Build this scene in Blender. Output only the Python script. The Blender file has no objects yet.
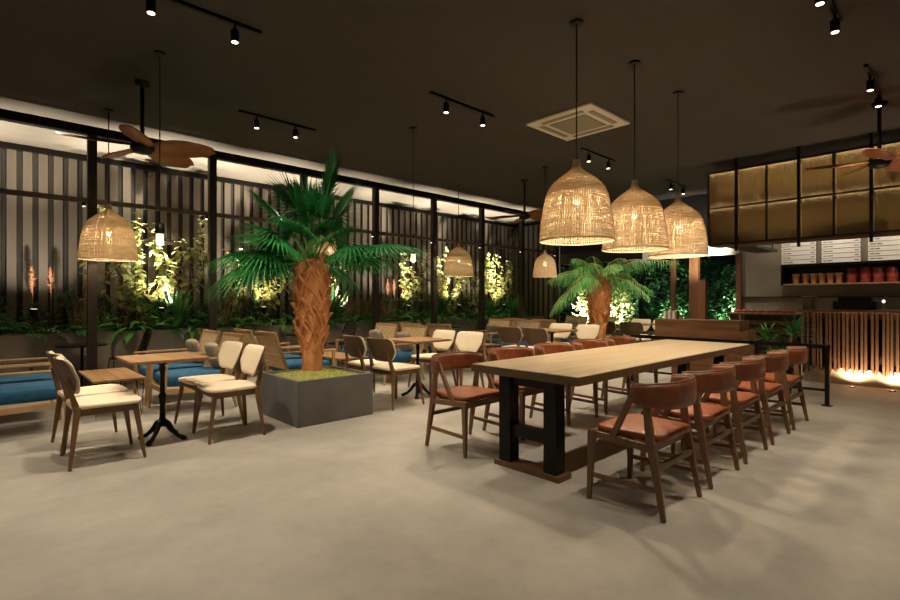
import bpy, bmesh, math, random
from mathutils import Vector, Matrix
PI = math.pi
random.seed(7)
SC = bpy.context.scene
C = SC.collection

def srgb(h):
    h = h.lstrip('#')
    out = []
    for i in (0, 2, 4):
        c = int(h[i:i+2], 16)/255
        out.append(c/12.92 if c <= .04045 else ((c+.055)/1.055)**2.4)
    return (*out, 1)

# ------------------------------------------------------------------ camera, world, exposure, lights
cam_d = bpy.data.cameras.new('camera'); cam = bpy.data.objects.new('camera', cam_d); C.objects.link(cam)
cam_d.sensor_width = 36; cam_d.lens = 498/900*36; cam_d.clip_start = .05; cam_d.clip_end = 200
cam.location = (0, 0, 1.28); cam.rotation_euler = (PI/2, 0, math.radians(46.67-90))
SC.camera = cam
SC.view_settings.view_transform = 'Standard'; SC.view_settings.look = 'None'
SC.view_settings.gamma = 1; SC.view_settings.exposure = 0.0; SC.view_settings.use_curve_mapping = False
SC.cycles.use_denoising = True
SC.cycles.max_bounces = 8; SC.cycles.sample_clamp_indirect = 6
w = bpy.data.worlds.new('night_sky'); SC.world = w; w.use_nodes = True
w.node_tree.nodes['Background'].inputs[0].default_value = (.0012, .0015, .002, 1)
w.node_tree.nodes['Background'].inputs[1].default_value = 1.0
HC = 3.7                                     # ceiling height
WARM = (1, .87, .69)
WARMER = (1, .78, .54)
TRACK_W = 155                                 # watts of one ceiling track head
UP_W = 2400                                    # watts of one garden uplight
BULB = 5                                    # emission of pendant bulbs

def spot(name, loc, aim, watts, size=70, blend=.8, rad=.03, col=WARM):
    d = bpy.data.lights.new(name, 'SPOT'); o = bpy.data.objects.new(name, d); C.objects.link(o)
    d.energy = watts; d.spot_size = math.radians(size); d.spot_blend = blend; d.shadow_soft_size = rad; d.color = col
    o.location = loc
    o.rotation_euler = (Vector(aim)-Vector(loc)).to_track_quat('-Z', 'Y').to_euler()
    return o
def point(name, loc, watts, rad=.04, col=WARMER):
    d = bpy.data.lights.new(name, 'POINT'); o = bpy.data.objects.new(name, d); C.objects.link(o)
    d.energy = watts; d.shadow_soft_size = rad; d.color = col; o.location = loc
    return o
# ceiling track rows: (x0, x1, y, [spot x ...]); the ones in the photograph get built fixtures further down
TRACKS = [(.75, 1.84, 4.43, [.97, 1.61]), (2.39, 3.46, 6.45, [2.62, 3.16]), (3.8, 4.89, 4.36, [4.05, 4.69]),
          (6.96, 7.98, 4.32, [7.16, 7.78]), (9.98, 10.93, 4.27, [10.18, 10.8]), (6.61, 7.68, .79, [6.92, 7.56]),
          (4.35, 5.42, .82, [4.62, 5.2])]
for i, (x0, x1, y, sx) in enumerate(TRACKS):
    for x in sx:
        spot('track_light', (x, y, HC-.27), (x+.05, y-.1, 0), TRACK_W*(.6 if y < 1 else 1.12), 95)
# the rest of the room's track heads, outside the frame
for (x, y, k) in ((2.3, .8, .6), (3.0, .8, .4), (.0, 1.6, .4), (-1.6, 4.4, .6), (.9, -1.4, .2), (5.8, 6.5, .55), (8.9, 6.5, .5),
                  (.4, 6.6, .7), (.2, 3.6, .45), (10.6, .4, .5), (-1.2, 6.4, .6)):
    spot('track_light', (x, y, HC-.27), (x, y, 0), TRACK_W*k, 95)
# garden uplights in the trough along the terrace
UPL = [(-.9, .8), (.55, .7), (2.15, 1.25), (3.85, 1.2), (5.5, .9), (7.3, 1.0), (8.95, 1.2), (10.7, 1.2)]
for x, k in UPL:
    spot('garden_uplight', (x, 9.16, 1.2), (x+.02, 9.3, 3.7), UP_W*k, 68, .9, .03, (1, .87, .68))
    spot('garden_uplight_wide', (x+.08, 9.16, 1.2), (x+.05, 9.9, 2.6), UP_W*.10*k, 110, .9, .03, (1, .87, .68))

# ------------------------------------------------------------------ materials
MATS = {}
def mat(name, col, rough=.6, metal=0, var=.0, scale=8, bump=0, stretch=None, emit=None, es=0, col2=None, spec=None, trans=0):
    if name in MATS: return MATS[name]
    m = bpy.data.materials.new(name); m.use_nodes = True; nt = m.node_tree
    b = nt.nodes['Principled BSDF']; b.inputs['Roughness'].default_value = rough; b.inputs['Metallic'].default_value = metal
    c = srgb(col); b.inputs['Base Color'].default_value = c
    if spec is not None: b.inputs['Specular IOR Level'].default_value = spec
    if var or bump or col2:
        tc = nt.nodes.new('ShaderNodeTexCoord'); mp = nt.nodes.new('ShaderNodeMapping')
        nt.links.new(tc.outputs['Object'], mp.inputs[0])
        if stretch: mp.inputs['Scale'].default_value = stretch
        n = nt.nodes.new('ShaderNodeTexNoise'); n.inputs['Scale'].default_value = scale; n.inputs['Detail'].default_value = 6
        nt.links.new(mp.outputs[0], n.inputs['Vector'])
        if var or col2:
            r = nt.nodes.new('ShaderNodeValToRGB')
            d = srgb(col2) if col2 else tuple(x*(1-var) for x in c[:3])+(1,)
            r.color_ramp.elements[0].color = d; r.color_ramp.elements[1].color = c
            r.color_ramp.elements[0].position = .35; r.color_ramp.elements[1].position = .65
            nt.links.new(n.outputs['Fac'], r.inputs[0]); nt.links.new(r.outputs[0], b.inputs['Base Color'])
        if bump:
            bp = nt.nodes.new('ShaderNodeBump'); bp.inputs['Strength'].default_value = bump; bp.inputs['Distance'].default_value = .01
            nt.links.new(n.outputs['Fac'], bp.inputs['Height']); nt.links.new(bp.outputs[0], b.inputs['Normal'])
    if emit:
        b.inputs['Emission Color'].default_value = srgb(emit); b.inputs['Emission Strength'].default_value = es
    if trans:
        t = nt.nodes.new('ShaderNodeBsdfTranslucent'); mx = nt.nodes.new('ShaderNodeMixShader'); mx.inputs[0].default_value = trans
        src = b.inputs['Base Color'].links[0].from_socket if b.inputs['Base Color'].links else None
        if src: nt.links.new(src, t.inputs[0])
        else: t.inputs[0].default_value = c
        out = nt.nodes['Material Output']
        nt.links.new(b.outputs[0], mx.inputs[1]); nt.links.new(t.outputs[0], mx.inputs[2]); nt.links.new(mx.outputs[0], out.inputs[0])
    MATS[name] = m; return m
def glassy(name, col, rough=.1, alpha=.25):
    m = bpy.data.materials.new(name); m.use_nodes = True; nt = m.node_tree; nt.nodes.remove(nt.nodes['Principled BSDF'])
    g = nt.nodes.new('ShaderNodeBsdfGlossy'); g.inputs['Roughness'].default_value = rough
    t = nt.nodes.new('ShaderNodeBsdfTransparent'); t.inputs[0].default_value = srgb(col)
    mx = nt.nodes.new('ShaderNodeMixShader'); mx.inputs[0].default_value = alpha
    nt.links.new(t.outputs[0], mx.inputs[1]); nt.links.new(g.outputs[0], mx.inputs[2]); nt.links.new(mx.outputs[0], nt.nodes['Material Output'].inputs[0])
    return m
M_floor = mat('polished_concrete', '#b2aa9b', .55, var=.22, scale=1.6, bump=.05, col2='#9c9488')
for _n in M_floor.node_tree.nodes:
    if _n.type == 'TEX_NOISE': _n.inputs['Detail'].default_value = 12; _n.inputs['Roughness'].default_value = .72
M_terr = mat('terrace_paving', '#6a6259', .8, var=.2, scale=3)
M_ceil = mat('ceiling_plaster', '#423d35', .95, var=.12, scale=5, bump=.12, stretch=(.5, 2, 1))
M_wall = mat('concrete_wall', '#867b6b', .9, var=.2, scale=2.2, bump=.1)
M_trough = mat('trough_concrete', '#8a8175', .9, var=.22, scale=2.5, bump=.1)
M_blackwall = mat('dark_wall', '#16130f', .9)
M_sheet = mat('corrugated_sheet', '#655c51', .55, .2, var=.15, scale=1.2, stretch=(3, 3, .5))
M_sheetd = mat('corrugated_recess', '#282420', .8)  # darkened copy of the sheet; recess shade is put into its colour
M_black = mat('black_metal', '#14120f', .45, .6)
M_post = mat('dark_bronze_metal', '#2a231d', .5, .4)
M_rail = mat('grey_brown_metal', '#5c5147', .5, .4)
M_box = mat('planter_concrete', '#6f6e69', .85, var=.18, scale=4, bump=.1)
M_soil = mat('soil', '#1d150e', 1, var=.4, scale=20, bump=.5)
M_moss = mat('moss', '#b9b560', .95, col2='#858540', scale=30, bump=.6)
M_walnut = mat('walnut', '#70492c', .5, var=.35, scale=9, stretch=(1, 1, .15))
M_walnut2 = mat('walnut_chair', '#7c5a3a', .45, var=.3, scale=12, stretch=(1, 1, .2))
M_table = mat('oak_tabletop', '#cab698', .28, var=.0, col2='#b6a080', scale=5, stretch=(.15, 3, 1), bump=.03)
M_teak = mat('teak', '#a67e54', .55, col2='#8a643e', scale=6, stretch=(3, .3, 1), bump=.05)
M_oak = mat('light_oak', '#bb966a', .55, var=.25, scale=10, stretch=(1, 1, .2))
M_leather = mat('brown_leather', '#8a4f30', .42, col2='#744026', scale=14, bump=.08)
M_leather2 = mat('tan_leather_seat', '#9a532c', .42, col2='#824322', scale=14, bump=.08)
M_cream = mat('cream_upholstery', '#efdcbc', .7, var=.06, scale=40, bump=.05)
M_shell = mat('brown_veneer', '#6b5236', .5, var=.2, scale=8, stretch=(.4, 3, 1))
M_weave = mat('woven_cord', '#dcc69c', .8, col2='#b89c70', scale=60, stretch=(1, 1, .12), bump=.3)
M_blue = mat('blue_cushion', '#1f5d7e', .85, col2='#184e6c', scale=9, bump=.1)
M_pillow = mat('grey_pillow', '#a3957e', .95, col2='#82755f', scale=50, bump=.3)
M_rattan = mat('rattan', '#f0e2c4', .7, col2='#dcc6a0', scale=9, stretch=(1, 1, 5), trans=.62)
M_cord = mat('black_cord', '#0c0a08', .6)
M_bulb = mat('lit_bulb', '#fff0d0', .5, emit='#ffe2b0', es=BULB)
M_bulb2 = mat('frosted_bulb', '#fff0d0', .6, emit='#ffe2b0', es=1.2)
M_lens = mat('lit_lens', '#fff0d0', .5, emit='#ffe9c8', es=6)
M_lens2 = mat('uplight_lens', '#fff0d0', .5, emit='#ffe9c8', es=1.5)
M_fan = mat('fan_blade_wood', '#97592b', .45, var=.3, scale=6, stretch=(.4, 4, 1))
M_white = mat('white_paint', '#d6cbb8', .6)
M_grey = mat('vent_grey', '#8e8371', .6)
M_trunk = mat('palm_trunk', '#d9965f', .85, col2='#b9753f', scale=14, stretch=(1, 1, .3), bump=.3)
M_palm = mat('palm_leaf', '#35904a', .42, col2='#1f6a2c', scale=5, trans=.25)
M_palm2 = mat('palm_leaf_pale', '#7fb45c', .5, col2='#4a9440', scale=5, trans=.25)
M_leafd = mat('dark_leaf', '#2c5a2e', .45, col2='#1a3a1c', scale=8, trans=.2)
M_leafm = mat('mid_leaf', '#47804a', .45, col2='#28562a', scale=8, trans=.25)
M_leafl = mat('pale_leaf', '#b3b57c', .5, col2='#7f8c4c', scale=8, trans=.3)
M_grass = mat('dry_grass', '#a08a70', .8, col2='#75604a', scale=12, trans=.2)
M_plume = mat('feather_plume', '#d9a184', .9, col2='#b87c50', scale=20, trans=.3)
M_fluted = mat('reeded_glass', '#d8c69c', .35, trans=.72)
_nt = M_fluted.node_tree; _o = _nt.nodes['Material Output']; _s = _o.inputs[0].links[0].from_socket
_t = _nt.nodes.new('ShaderNodeBsdfTransparent'); _t.inputs[0].default_value = srgb('#e6d6ac'); _m = _nt.nodes.new('ShaderNodeMixShader'); _m.inputs[0].default_value = .62
_nt.links.new(_s, _m.inputs[1]); _nt.links.new(_t.outputs[0], _m.inputs[2]); _nt.links.new(_m.outputs[0], _o.inputs[0])
M_back = mat('cabinet_back', '#d6c8a2', .8)
M_glass = glassy('clear_glass', '#d8d4c8', .15, .38)
M_counter = mat('counter_slat', '#7c5434', .55, var=.3, scale=8, stretch=(1, 1, .15))
M_boxw = mat('station_wood', '#855a34', .55, col2='#66421f', scale=5, stretch=(3, .3, 3))
M_cup = mat('kraft_cup', '#c98f5c', .7)
M_red = mat('red_tin', '#8a3226', .5)
M_ink = mat('ink', '#3a322c', .7)
M_board = mat('menu_strip', '#ece4dc', .7)
M_steel = mat('steel', '#b0aaa0', .3, .9)
M_pastry = mat('pastry', '#c9602c', .6, var=.3, scale=20)

# ------------------------------------------------------------------ mesh helpers
class MB:
    def __init__(s): s.v = []; s.f = []; s.sm = []
    def add(s, vs, fs, smooth=False):
        o = len(s.v); s.v += [tuple(v) for v in vs]; s.f += [tuple(i+o for i in f) for f in fs]; s.sm += [smooth]*len(fs)
    def box(s, c, d, rot=None, taper=1.0):
        x, y, z = (k/2 for k in d); vs = []
        for sz in (-1, 1):
            k = 1 if sz > 0 else taper
            for sx, sy in ((-1, -1), (1, -1), (1, 1), (-1, 1)):
                v = Vector((sx*x*k, sy*y*k, sz*z))
                if rot: v = rot @ v
                vs.append(v+Vector(c))
        s.add(vs, [(0, 3, 2, 1), (4, 5, 6, 7), (0, 1, 5, 4), (1, 2, 6, 5), (2, 3, 7, 6), (3, 0, 4, 7)])
    def bar(s, a, b, w0, w1=None, d0=None, d1=None, up=(0, 0, 1)):
        """rectangular bar from a to b; widths w (side) and d (up-ish), tapering"""
        a = Vector(a); b = Vector(b); w1 = w0 if w1 is None else w1; d0 = w0 if d0 is None else d0; d1 = (d0 if w1 == w0 else d0*w1/w0) if d1 is None else d1
        t = (b-a).normalized(); u = Vector(up)
        if abs(t.dot(u)) > .95: u = Vector((0, 1, 0))
        r = t.cross(u).normalized(); u = r.cross(t)
        vs = [a+r*x*w0/2+u*y*d0/2 for x, y in ((-1, -1), (1, -1), (1, 1), (-1, 1))]+[b+r*x*w1/2+u*y*d1/2 for x, y in ((-1, -1), (1, -1), (1, 1), (-1, 1))]
        s.add(vs, [(0, 3, 2, 1), (4, 5, 6, 7), (0, 1, 5, 4), (1, 2, 6, 5), (2, 3, 7, 6), (3, 0, 4, 7)])
    def tube(s, pts, r, n=8, closed=False, cap=True, smooth=True):
        pts = [Vector(p) for p in pts]; m = len(pts)
        rs = r if isinstance(r, (list, tuple)) else [r]*m
        vs = []; prev = None
        for i, p in enumerate(pts):
            t = (pts[(i+1) % m]-pts[i-1]) if closed else (pts[min(i+1, m-1)]-pts[max(i-1, 0)])
            t.normalize()
            if prev is None: u = Vector((0, 0, 1)) if abs(t.z) < .9 else Vector((1, 0, 0))
            else: u = prev
            u = (u-t*u.dot(t)).normalized(); prev = u; q = t.cross(u)
            for k in range(n):
                a = 2*PI*k/n; vs.append(p+(u*math.cos(a)+q*math.sin(a))*rs[i])
        fs = []
        for i in range(m if closed else m-1):
            j = (i+1) % m
            for k in range(n): fs.append((i*n+k, i*n+(k+1) % n, j*n+(k+1) % n, j*n+k))
        if cap and not closed: fs += [tuple(range(n-1, -1, -1)), tuple((m-1)*n+k for k in range(n))]
        s.add(vs, fs, smooth)
    def lathe(s, prof, c=(0, 0, 0), n=24, cap=True, smooth=True):
        vs = []; fs = []
        for r, z in prof:
            for k in range(n): vs.append((c[0]+r*math.cos(2*PI*k/n), c[1]+r*math.sin(2*PI*k/n), c[2]+z))
        for i in range(len(prof)-1):
            for k in range(n): fs.append((i*n+k, i*n+(k+1) % n, (i+1)*n+(k+1) % n, (i+1)*n+k))
        s.add(vs, fs, smooth)
        if cap:
            s.add(vs[:n], [tuple(range(n-1, -1, -1))]); s.add(vs[-n:], [tuple(range(n))])
    def sup(s, c, d, e=.4, e2=.5, n=20, m=10, rot=None, fn=None):
        """rounded pad (superellipsoid): half sizes d"""
        def p(t, q): return math.copysign(abs(t)**q, t)
        vs = []; fs = []
        for i in range(m+1):
            u = -PI/2+PI*i/m
            for k in range(n):
                a = 2*PI*k/n
                v = Vector((d[0]*p(math.cos(u), e)*p(math.cos(a), e2), d[1]*p(math.cos(u), e)*p(math.sin(a), e2), d[2]*p(math.sin(u), e)))
                if fn: v = Vector(fn(v))
                if rot: v = rot @ v
                vs.append(v+Vector(c))
        for i in range(m):
            for k in range(n): fs.append((i*n+k, i*n+(k+1) % n, (i+1)*n+(k+1) % n, (i+1)*n+k))
        s.add(vs, fs, True)
    def blade(s, p, d, L, w, droop=.2, n=4, fold=.25, prof=None):
        """one leaf blade: a V-folded strip that bends down"""
        p = Vector(p); d = Vector(d).normalized(); side = d.cross(Vector((0, 0, 1)))
        if side.length < .05: side = Vector((1, 0, 0))
        side.normalize(); up = side.cross(d); vs = []
        for i in range(n+1):
            t = i/n; q = p+d*L*t+Vector((0, 0, -droop*L*t*t))
            ww = w*(prof(t) if prof else math.sin(PI*(.12+.86*t)))/2
            vs += [q-side*ww+up*ww*fold, q, q+side*ww+up*ww*fold]
        fs = []
        for i in range(n): fs += [(3*i, 3*i+1, 3*i+4, 3*i+3), (3*i+1, 3*i+2, 3*i+5, 3*i+4)]
        s.add(vs, fs, True)
    def build(s, name, m, parent=None, bevel=0, loc=None, recalc=True):
        me = bpy.data.meshes.new(name); me.from_pydata(s.v, [], s.f); me.update()
        me.polygons.foreach_set('use_smooth', s.sm)
        if bevel or recalc:
            bm = bmesh.new(); bm.from_mesh(me)
            if recalc: bmesh.ops.recalc_face_normals(bm, faces=bm.faces)
            if bevel:
                es = [e for e in bm.edges if len(e.link_faces) == 2 and e.calc_face_angle(0) > .6]
                bmesh.ops.bevel(bm, geom=es, offset=bevel, segments=2, profile=.5, affect='EDGES', clamp_overlap=True)
            bm.to_mesh(me); bm.free()
        me.materials.append(m)
        o = bpy.data.objects.new(name, me); C.objects.link(o)
        if parent: o.parent = parent
        if loc: o.location = loc
        return o
def tag(o, label=None, cat=None, group=None, kind=None):
    for k, v in (('label', label), ('category', cat), ('group', group), ('kind', kind)):
        if v: o[k] = v
    return o
def thing(name, label, cat, loc=(0, 0, 0), rz=0, group=None, kind=None):
    o = bpy.data.objects.new(name, None); C.objects.link(o); o.location = loc; o.rotation_euler = (0, 0, rz); o.empty_display_size = .1
    return tag(o, label, cat, group, kind)
KIDS = {}
def dup(root, loc=None, rz=None, label=None, group=None, scale=None):
    def cp(o, par):
        c = o.copy(); C.objects.link(c)
        if par: c.parent = par
        for ch in [x for x in ALL(o)]: cp(ch, c)
        return c
    r = cp(root, None)
    if loc: r.location = loc
    if rz is not None: r.rotation_euler = (0, 0, rz)
    if label: r['label'] = label
    if group: r['group'] = group
    if scale: r.scale = scale if isinstance(scale, tuple) else (scale,)*3
    return r
def ALL(o): return list(o.children)
def struct(name, mb, m, bevel=0):
    return tag(mb.build(name, m, bevel=bevel), kind='structure')
def one(fn):
    m = MB(); fn(m); return m
def bx(*boxes):
    m = MB()
    for c, d in boxes: m.box(c, d)
    return m
def span(x0, x1, y0, y1, z0, z1): return (((x0+x1)/2, (y0+y1)/2, (z0+z1)/2), (x1-x0, y1-y0, z1-z0))

# ------------------------------------------------------------------ the room
struct('floor', bx(span(-5, 12.1, -4.5, 8.25, -.1, 0)), M_floor)
struct('floor_terrace', bx(span(-5, 12.7, 8.25, 10.6, -.12, -.01)), M_terr)
struct('ceiling', bx(span(-5, 12.7, -4.5, 10.6, HC, HC+.15)), M_ceil)
struct('ground', bx(span(12.1, 20, -4.5, 14, -.12, -.01)), mat('lawn', '#2c5a22', 1, col2='#183a12', scale=25, bump=.5))
struct('wall_left', bx(span(-5.2, -5, -4.5, 10.7, 0, HC)), M_wall)
struct('wall_front', bx(span(-5, 12.1, -4.7, -4.5, 0, HC)), M_wall)
struct('wall_right', bx(span(12, 12.2, -4.5, 3.56, 0, HC)), M_wall)
struct('wall_right_header', bx(span(12, 12.2, 3.56, 8.1, 2.58, HC)), M_blackwall)
struct('trim_1', bx(span(11.93, 12.12, 3.56, 5.7, 2.28, 2.56)), mat('white_fascia', '#f2ead8', .6))
struct('trim_4', bx(span(11.95, 12.15, 5.7, 8.1, 2.28, 2.58)), M_post)
struct('trim_2', bx(span(11.94, 12.0, -4.5, 3.5, 1.33, 1.35)), M_post)   # joint line in the concrete wall
struct('trim_3', bx(span(11.9, 12.2, 3.5, 3.60, 0, 2.28)), M_walnut)     # door jamb
# corrugated sheet walls: folded profile
def corrugated(m, md, L, H, pitch=.19, depth=.05):
    n = int(L/pitch)
    for i in range(n):
        x = i*pitch
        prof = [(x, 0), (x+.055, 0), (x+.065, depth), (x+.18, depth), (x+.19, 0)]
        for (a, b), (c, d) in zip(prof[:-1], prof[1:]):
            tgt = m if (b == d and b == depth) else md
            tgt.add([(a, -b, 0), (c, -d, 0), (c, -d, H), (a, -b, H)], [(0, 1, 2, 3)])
def corr_wall(name, loc, rz, L, H):
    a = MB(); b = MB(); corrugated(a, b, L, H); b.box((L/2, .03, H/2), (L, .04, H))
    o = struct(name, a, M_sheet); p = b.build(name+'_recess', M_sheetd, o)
    o.location = loc; o.rotation_euler = (0, 0, rz)
    t = one(lambda m: m.box((L/2, -.02, H+.03), (L, .16, .09))); t.build('top_rail', M_black, o)
    return o
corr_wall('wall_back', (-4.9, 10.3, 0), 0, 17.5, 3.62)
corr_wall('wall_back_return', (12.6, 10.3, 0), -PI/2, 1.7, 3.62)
# steel frame along the terrace
beam = tag(bx(span(-4.9, 12, 7.94, 8.06, 3.44, 3.55)).build('steel_beam', M_black), 'long black steel beam under the ceiling along the terrace posts', 'beam')
rail = tag(bx(span(-4.9, 11.6, 7.97, 8.03, 2.55, 2.61)).build('steel_rail', M_rail), 'thin grey steel rail crossing the terrace posts above head height', 'rail')
ords = ['third post to the left, outside the view', 'second', 'black', '', '', '', '', '', '']
plabels = {-1: 'dark steel terrace post beyond the left edge of the view', 0: 'leftmost dark steel terrace post, behind the rattan lamp and bistro table',
 1: 'dark steel terrace post left of the big fan palm', 2: 'dark steel terrace post hidden behind the big fan palm crown',
 3: 'dark steel terrace post behind the white chairs just right of the big palm', 4: 'dark steel terrace post left of the middle hanging rattan lamp',
 5: 'dark steel terrace post right of the middle hanging rattan lamp', 6: 'dark steel terrace post beside the small rattan lamp with a bare bulb', 7: 'dark steel corner post at the end of the corrugated wall'}
for k in range(-1, 8):
    p = tag(bx(span(-.05, .05, -.05, .05, 0, 3.44)).build('steel_post', M_post), plabels[k], 'post', 'steel posts along the terrace')
    p.location = (1.07+1.5*k, 8.0, 0)
    if k >= 0:
        q = thing('clip_spotlight', 'tiny lit spotlight clipped under the rail at the '+['leftmost terrace post', 'post left of the big palm', 'post behind the big palm', 'post right of the big palm', 'post left of the middle rattan lamp', 'post right of the middle rattan lamp', 'post by the small rattan lamp', 'corner post'][k], 'spotlight', (1.07+1.5*k-.09, 7.98, 2.55), group='tiny spotlights under the terrace rail')
        one(lambda m: m.lathe([(.02, -.05), (.02, 0)], n=10)).build('housing', M_black, q)
        one(lambda m: m.lathe([(.012, -.055), (.017, -.05)], n=10)).build('lens', M_lens, q)
# east opening posts
for y, wd, lab, mt in ((5.77, .09, 'slim black post in the garden opening, right of the far palm', M_black), (4.98, .08, 'thin brown post between the two wider posts of the garden opening', M_walnut), (4.5, .2, 'wide brown wooden post of the garden opening behind the long sideboard', M_walnut)):
    p = tag(bx(span(-.06, .06, -wd/2, wd/2, 0, 2.28)).build('opening_post', mt), lab, 'post'); p.location = (12.02, y, 0)
tag(bx(span(11.7, 11.85, 4.15, 4.32, 0, 1.72)).build('wooden_pillar', M_walnut), 'short wooden pillar beside the wide brown post behind the sideboard', 'pillar')
tag(bx(span(13.0, 13.15, 3.2, 9.2, 0, .45)).build('garden_wall', M_trough), 'low grey concrete garden wall beyond the opening', 'garden wall')

# ------------------------------------------------------------------ planter trough
tr = thing('planter_trough', 'long grey concrete planter trough along the corrugated wall', 'planter', (0, 0, 0))
one(lambda m: (m.box(*span(-4.8, 12.4, 9.0, 9.08, 0, .8)), m.box(*span(-4.8, 12.4, 10.12, 10.2, 0, .8)))).build('trough_wall', M_trough, tr)
bx(span(-4.8, 12.4, 9.08, 10.12, 0, .74)).build('soil', M_soil, tr)

# ------------------------------------------------------------------ plants
def fern_mesh(seed, nf=13, L=.5):
    r = random.Random(seed); m = MB()
    for i in range(nf):
        a = 2*PI*i/nf+r.uniform(-.2, .2); el = r.uniform(.35, 1.1); l = L*r.uniform(.75, 1.15)
        d = Vector((math.cos(a)*math.cos(el), math.sin(a)*math.cos(el), math.sin(el)))
        pts = []
        for k in range(9):
            t = k/8; pts.append(Vector((0, 0, .02))+d*l*t+Vector((0, 0, -.45*l*t*t)))
        m.tube(pts, .004, 3)
        for k in range(1, 9):
            for sg in (-1, 1):
                tt = (pts[k]-pts[k-1]).normalized(); sd = tt.cross(Vector((0, 0, 1))).normalized()*sg
                m.blade(pts[k], sd+tt*.5, .13*math.sin(PI*(.15+.8*k/8)), .042, .3, 2)
    return m
def leafy_mesh(seed, n=16, L=.45, w=.1, el0=.5, el1=1.3, droop=.35):
    r = random.Random(seed); m = MB()
    for i in range(n):
        a = r.uniform(0, 2*PI); el = r.uniform(el0, el1); l = L*r.uniform(.7, 1.2)
        d = (math.cos(a)*math.cos(el), math.sin(a)*math.cos(el), math.sin(el))
        m.blade((0, 0, 0), d, l, w*r.uniform(.8, 1.2), droop*r.uniform(.6, 1.3), 6)
    return m
def bush_mesh(seed, R=.35, H=.8, n=420, lw=.05):
    r = random.Random(seed); m = MB()
    for i in range(n):
        a = r.uniform(0, 2*PI); q = r.random()**.5; z = r.uniform(.08, 1)
        rad = R*q*math.sin(PI*min(.95, z*.75+.15))
        p = (rad*math.cos(a), rad*math.sin(a), z*H)
        m.blade(p, (r.uniform(-1, 1), r.uniform(-1, 1), r.uniform(-.2, .9)), lw*r.uniform(1, 2), lw*.7, .2, 2)
    for i in range(7):
        a = r.uniform(0, 2*PI); m.tube([(0, 0, 0), (R*.3*math.cos(a), R*.3*math.sin(a), H*.5), (R*.5*math.cos(a), R*.5*math.sin(a), H*.9)], .006, 4)
    return m
def vine_mesh(seed, W=.5, H=1.9, n=9, lw=.085, step=.07, zmin=.3):
    r = random.Random(seed); m = MB(); s = MB()
    for i in range(n):
        x = r.uniform(-W, W)*.4; y = r.uniform(-.04, .04); pts = [(x, y, 0)]; z = 0; dx = r.uniform(-.5, .5)
        top = H*r.uniform(.55, 1)
        while z < top:
            z += step; dx += r.uniform(-.35, .35); dx *= .93; x += dx*step; x = max(-W, min(W, x)); y += r.uniform(-.015, .015)
            pts.append((x, y, z))
            if z > zmin*r.uniform(.6, 1.4):
                for q in range(r.choice((1, 1, 2))):
                    d = Vector((r.uniform(-1, 1), r.uniform(-1, .2), r.uniform(-.7, .5)))
                    m.blade((x, y-.02, z), d, lw*r.uniform(.8, 1.5), lw*r.uniform(.7, 1), .3, 3, .15)
        s.tube(pts, .005, 3)
    return m, s
def grass_mesh(seed, n=90, H=.7, sp=.16):
    r = random.Random(seed); m = MB()
    for i in range(n):
        a = r.uniform(0, 2*PI); q = r.uniform(0, sp)
        m.blade((q*math.cos(a), q*math.sin(a), 0), (math.cos(a)*.22, math.sin(a)*.22, 1), H*r.uniform(.6, 1.1), .012, .12, 4)
    return m
def plume_mesh(seed, z0=.65, z1=1.05, R=.07, n=260):
    r = random.Random(seed); m = MB(); m.tube([(0, 0, 0), (.01, 0, z0), (0, .01, z1)], .006, 4)
    for i in range(n):
        t = r.random(); z = z0+(z1-z0)*t; a = r.uniform(0, 2*PI); k = math.sin(PI*(.15+.8*t))
        m.blade((0, 0, z), (math.cos(a), math.sin(a), .9), R*k*r.uniform(.7, 1.5), .008, .2, 2)
    return m
def plant_one(name, label, cat, leaf_mb, m, stem_mb=None, loc=(0, 0, 0), rz=0, group=None, part='foliage'):
    t = thing(name, label, cat, loc, rz, group)
    leaf_mb.build(part, m, t, recalc=False)
    if stem_mb: stem_mb.build('stem', M_trunk, t, recalc=False)
    return t
rr = random.Random(3)
ZS = .74
G1 = 'low green ferns along the front of the trough'
M_fern = mat('fern_green', '#5a9a4c', .5, col2='#35702f', scale=8, trans=.2)
ferns = [plant_one('fern', 'low arching green fern in the front row of the long trough', 'fern', fm, mm, loc=(x, 9.12, ZS+.03), group=G1) for fm, x, mm in ((fern_mesh(1, 14, .55), -.5, M_fern), (leafy_mesh(2, 22, .40, .075, .1, 1.2, .55), -.18, M_fern), (leafy_mesh(3, 22, .44, .085, .15, 1.2, .6), .14, M_fern))]
x = .46; i = 0
while x < 11.7:
    dup(ferns[i % 3], (x, 9.15+rr.uniform(-.05, .03), ZS+.03), rr.uniform(0, 6), scale=rr.uniform(.85, 1.1)); x += .27; i += 1
G2 = 'dark leafy plants behind the ferns'
lf = [plant_one('leafy_plant', 'dark leafy shrub filling the back of the long trough', 'shrub', bush_mesh(s, .27, .62, 330, .06), M_leafd, loc=(x, 9.55, ZS), group=G2) for s, x in ((11, -.4), (12, .1))]
x = .6; i = 0
while x < 11.8:
    dup(lf[i % 2], (x, 9.55+.18*(i % 2), ZS), rr.uniform(0, 6), scale=rr.uniform(.75, 1.05)); x += .4; i += 1
# upright broad-leaf plants that stand out
for x, h, lab in ((-.15, .75, 'upright bright fern at the far left edge, standing in the trough'), (2.45, .95, 'tall upright sword-leaved plant below the glowing vine left of the palm'), (5.35, 1.05, 'tall upright green plant just right of the palm trunk'), (8.35, .95, 'upright green plant beside the post left of the middle rattan lamp'), (10.3, .8, 'upright green plant right of the middle rattan lamp'), (11.3, .9, 'bright green leafy plant in the far trough corner')):
    plant_one('sword_leaf_plant', lab, 'plant', leafy_mesh(int(x*10)+50, 26, h, .085, .75, 1.45, .22), M_leafm, loc=(x, 9.32, ZS), part='leaves')
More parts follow.
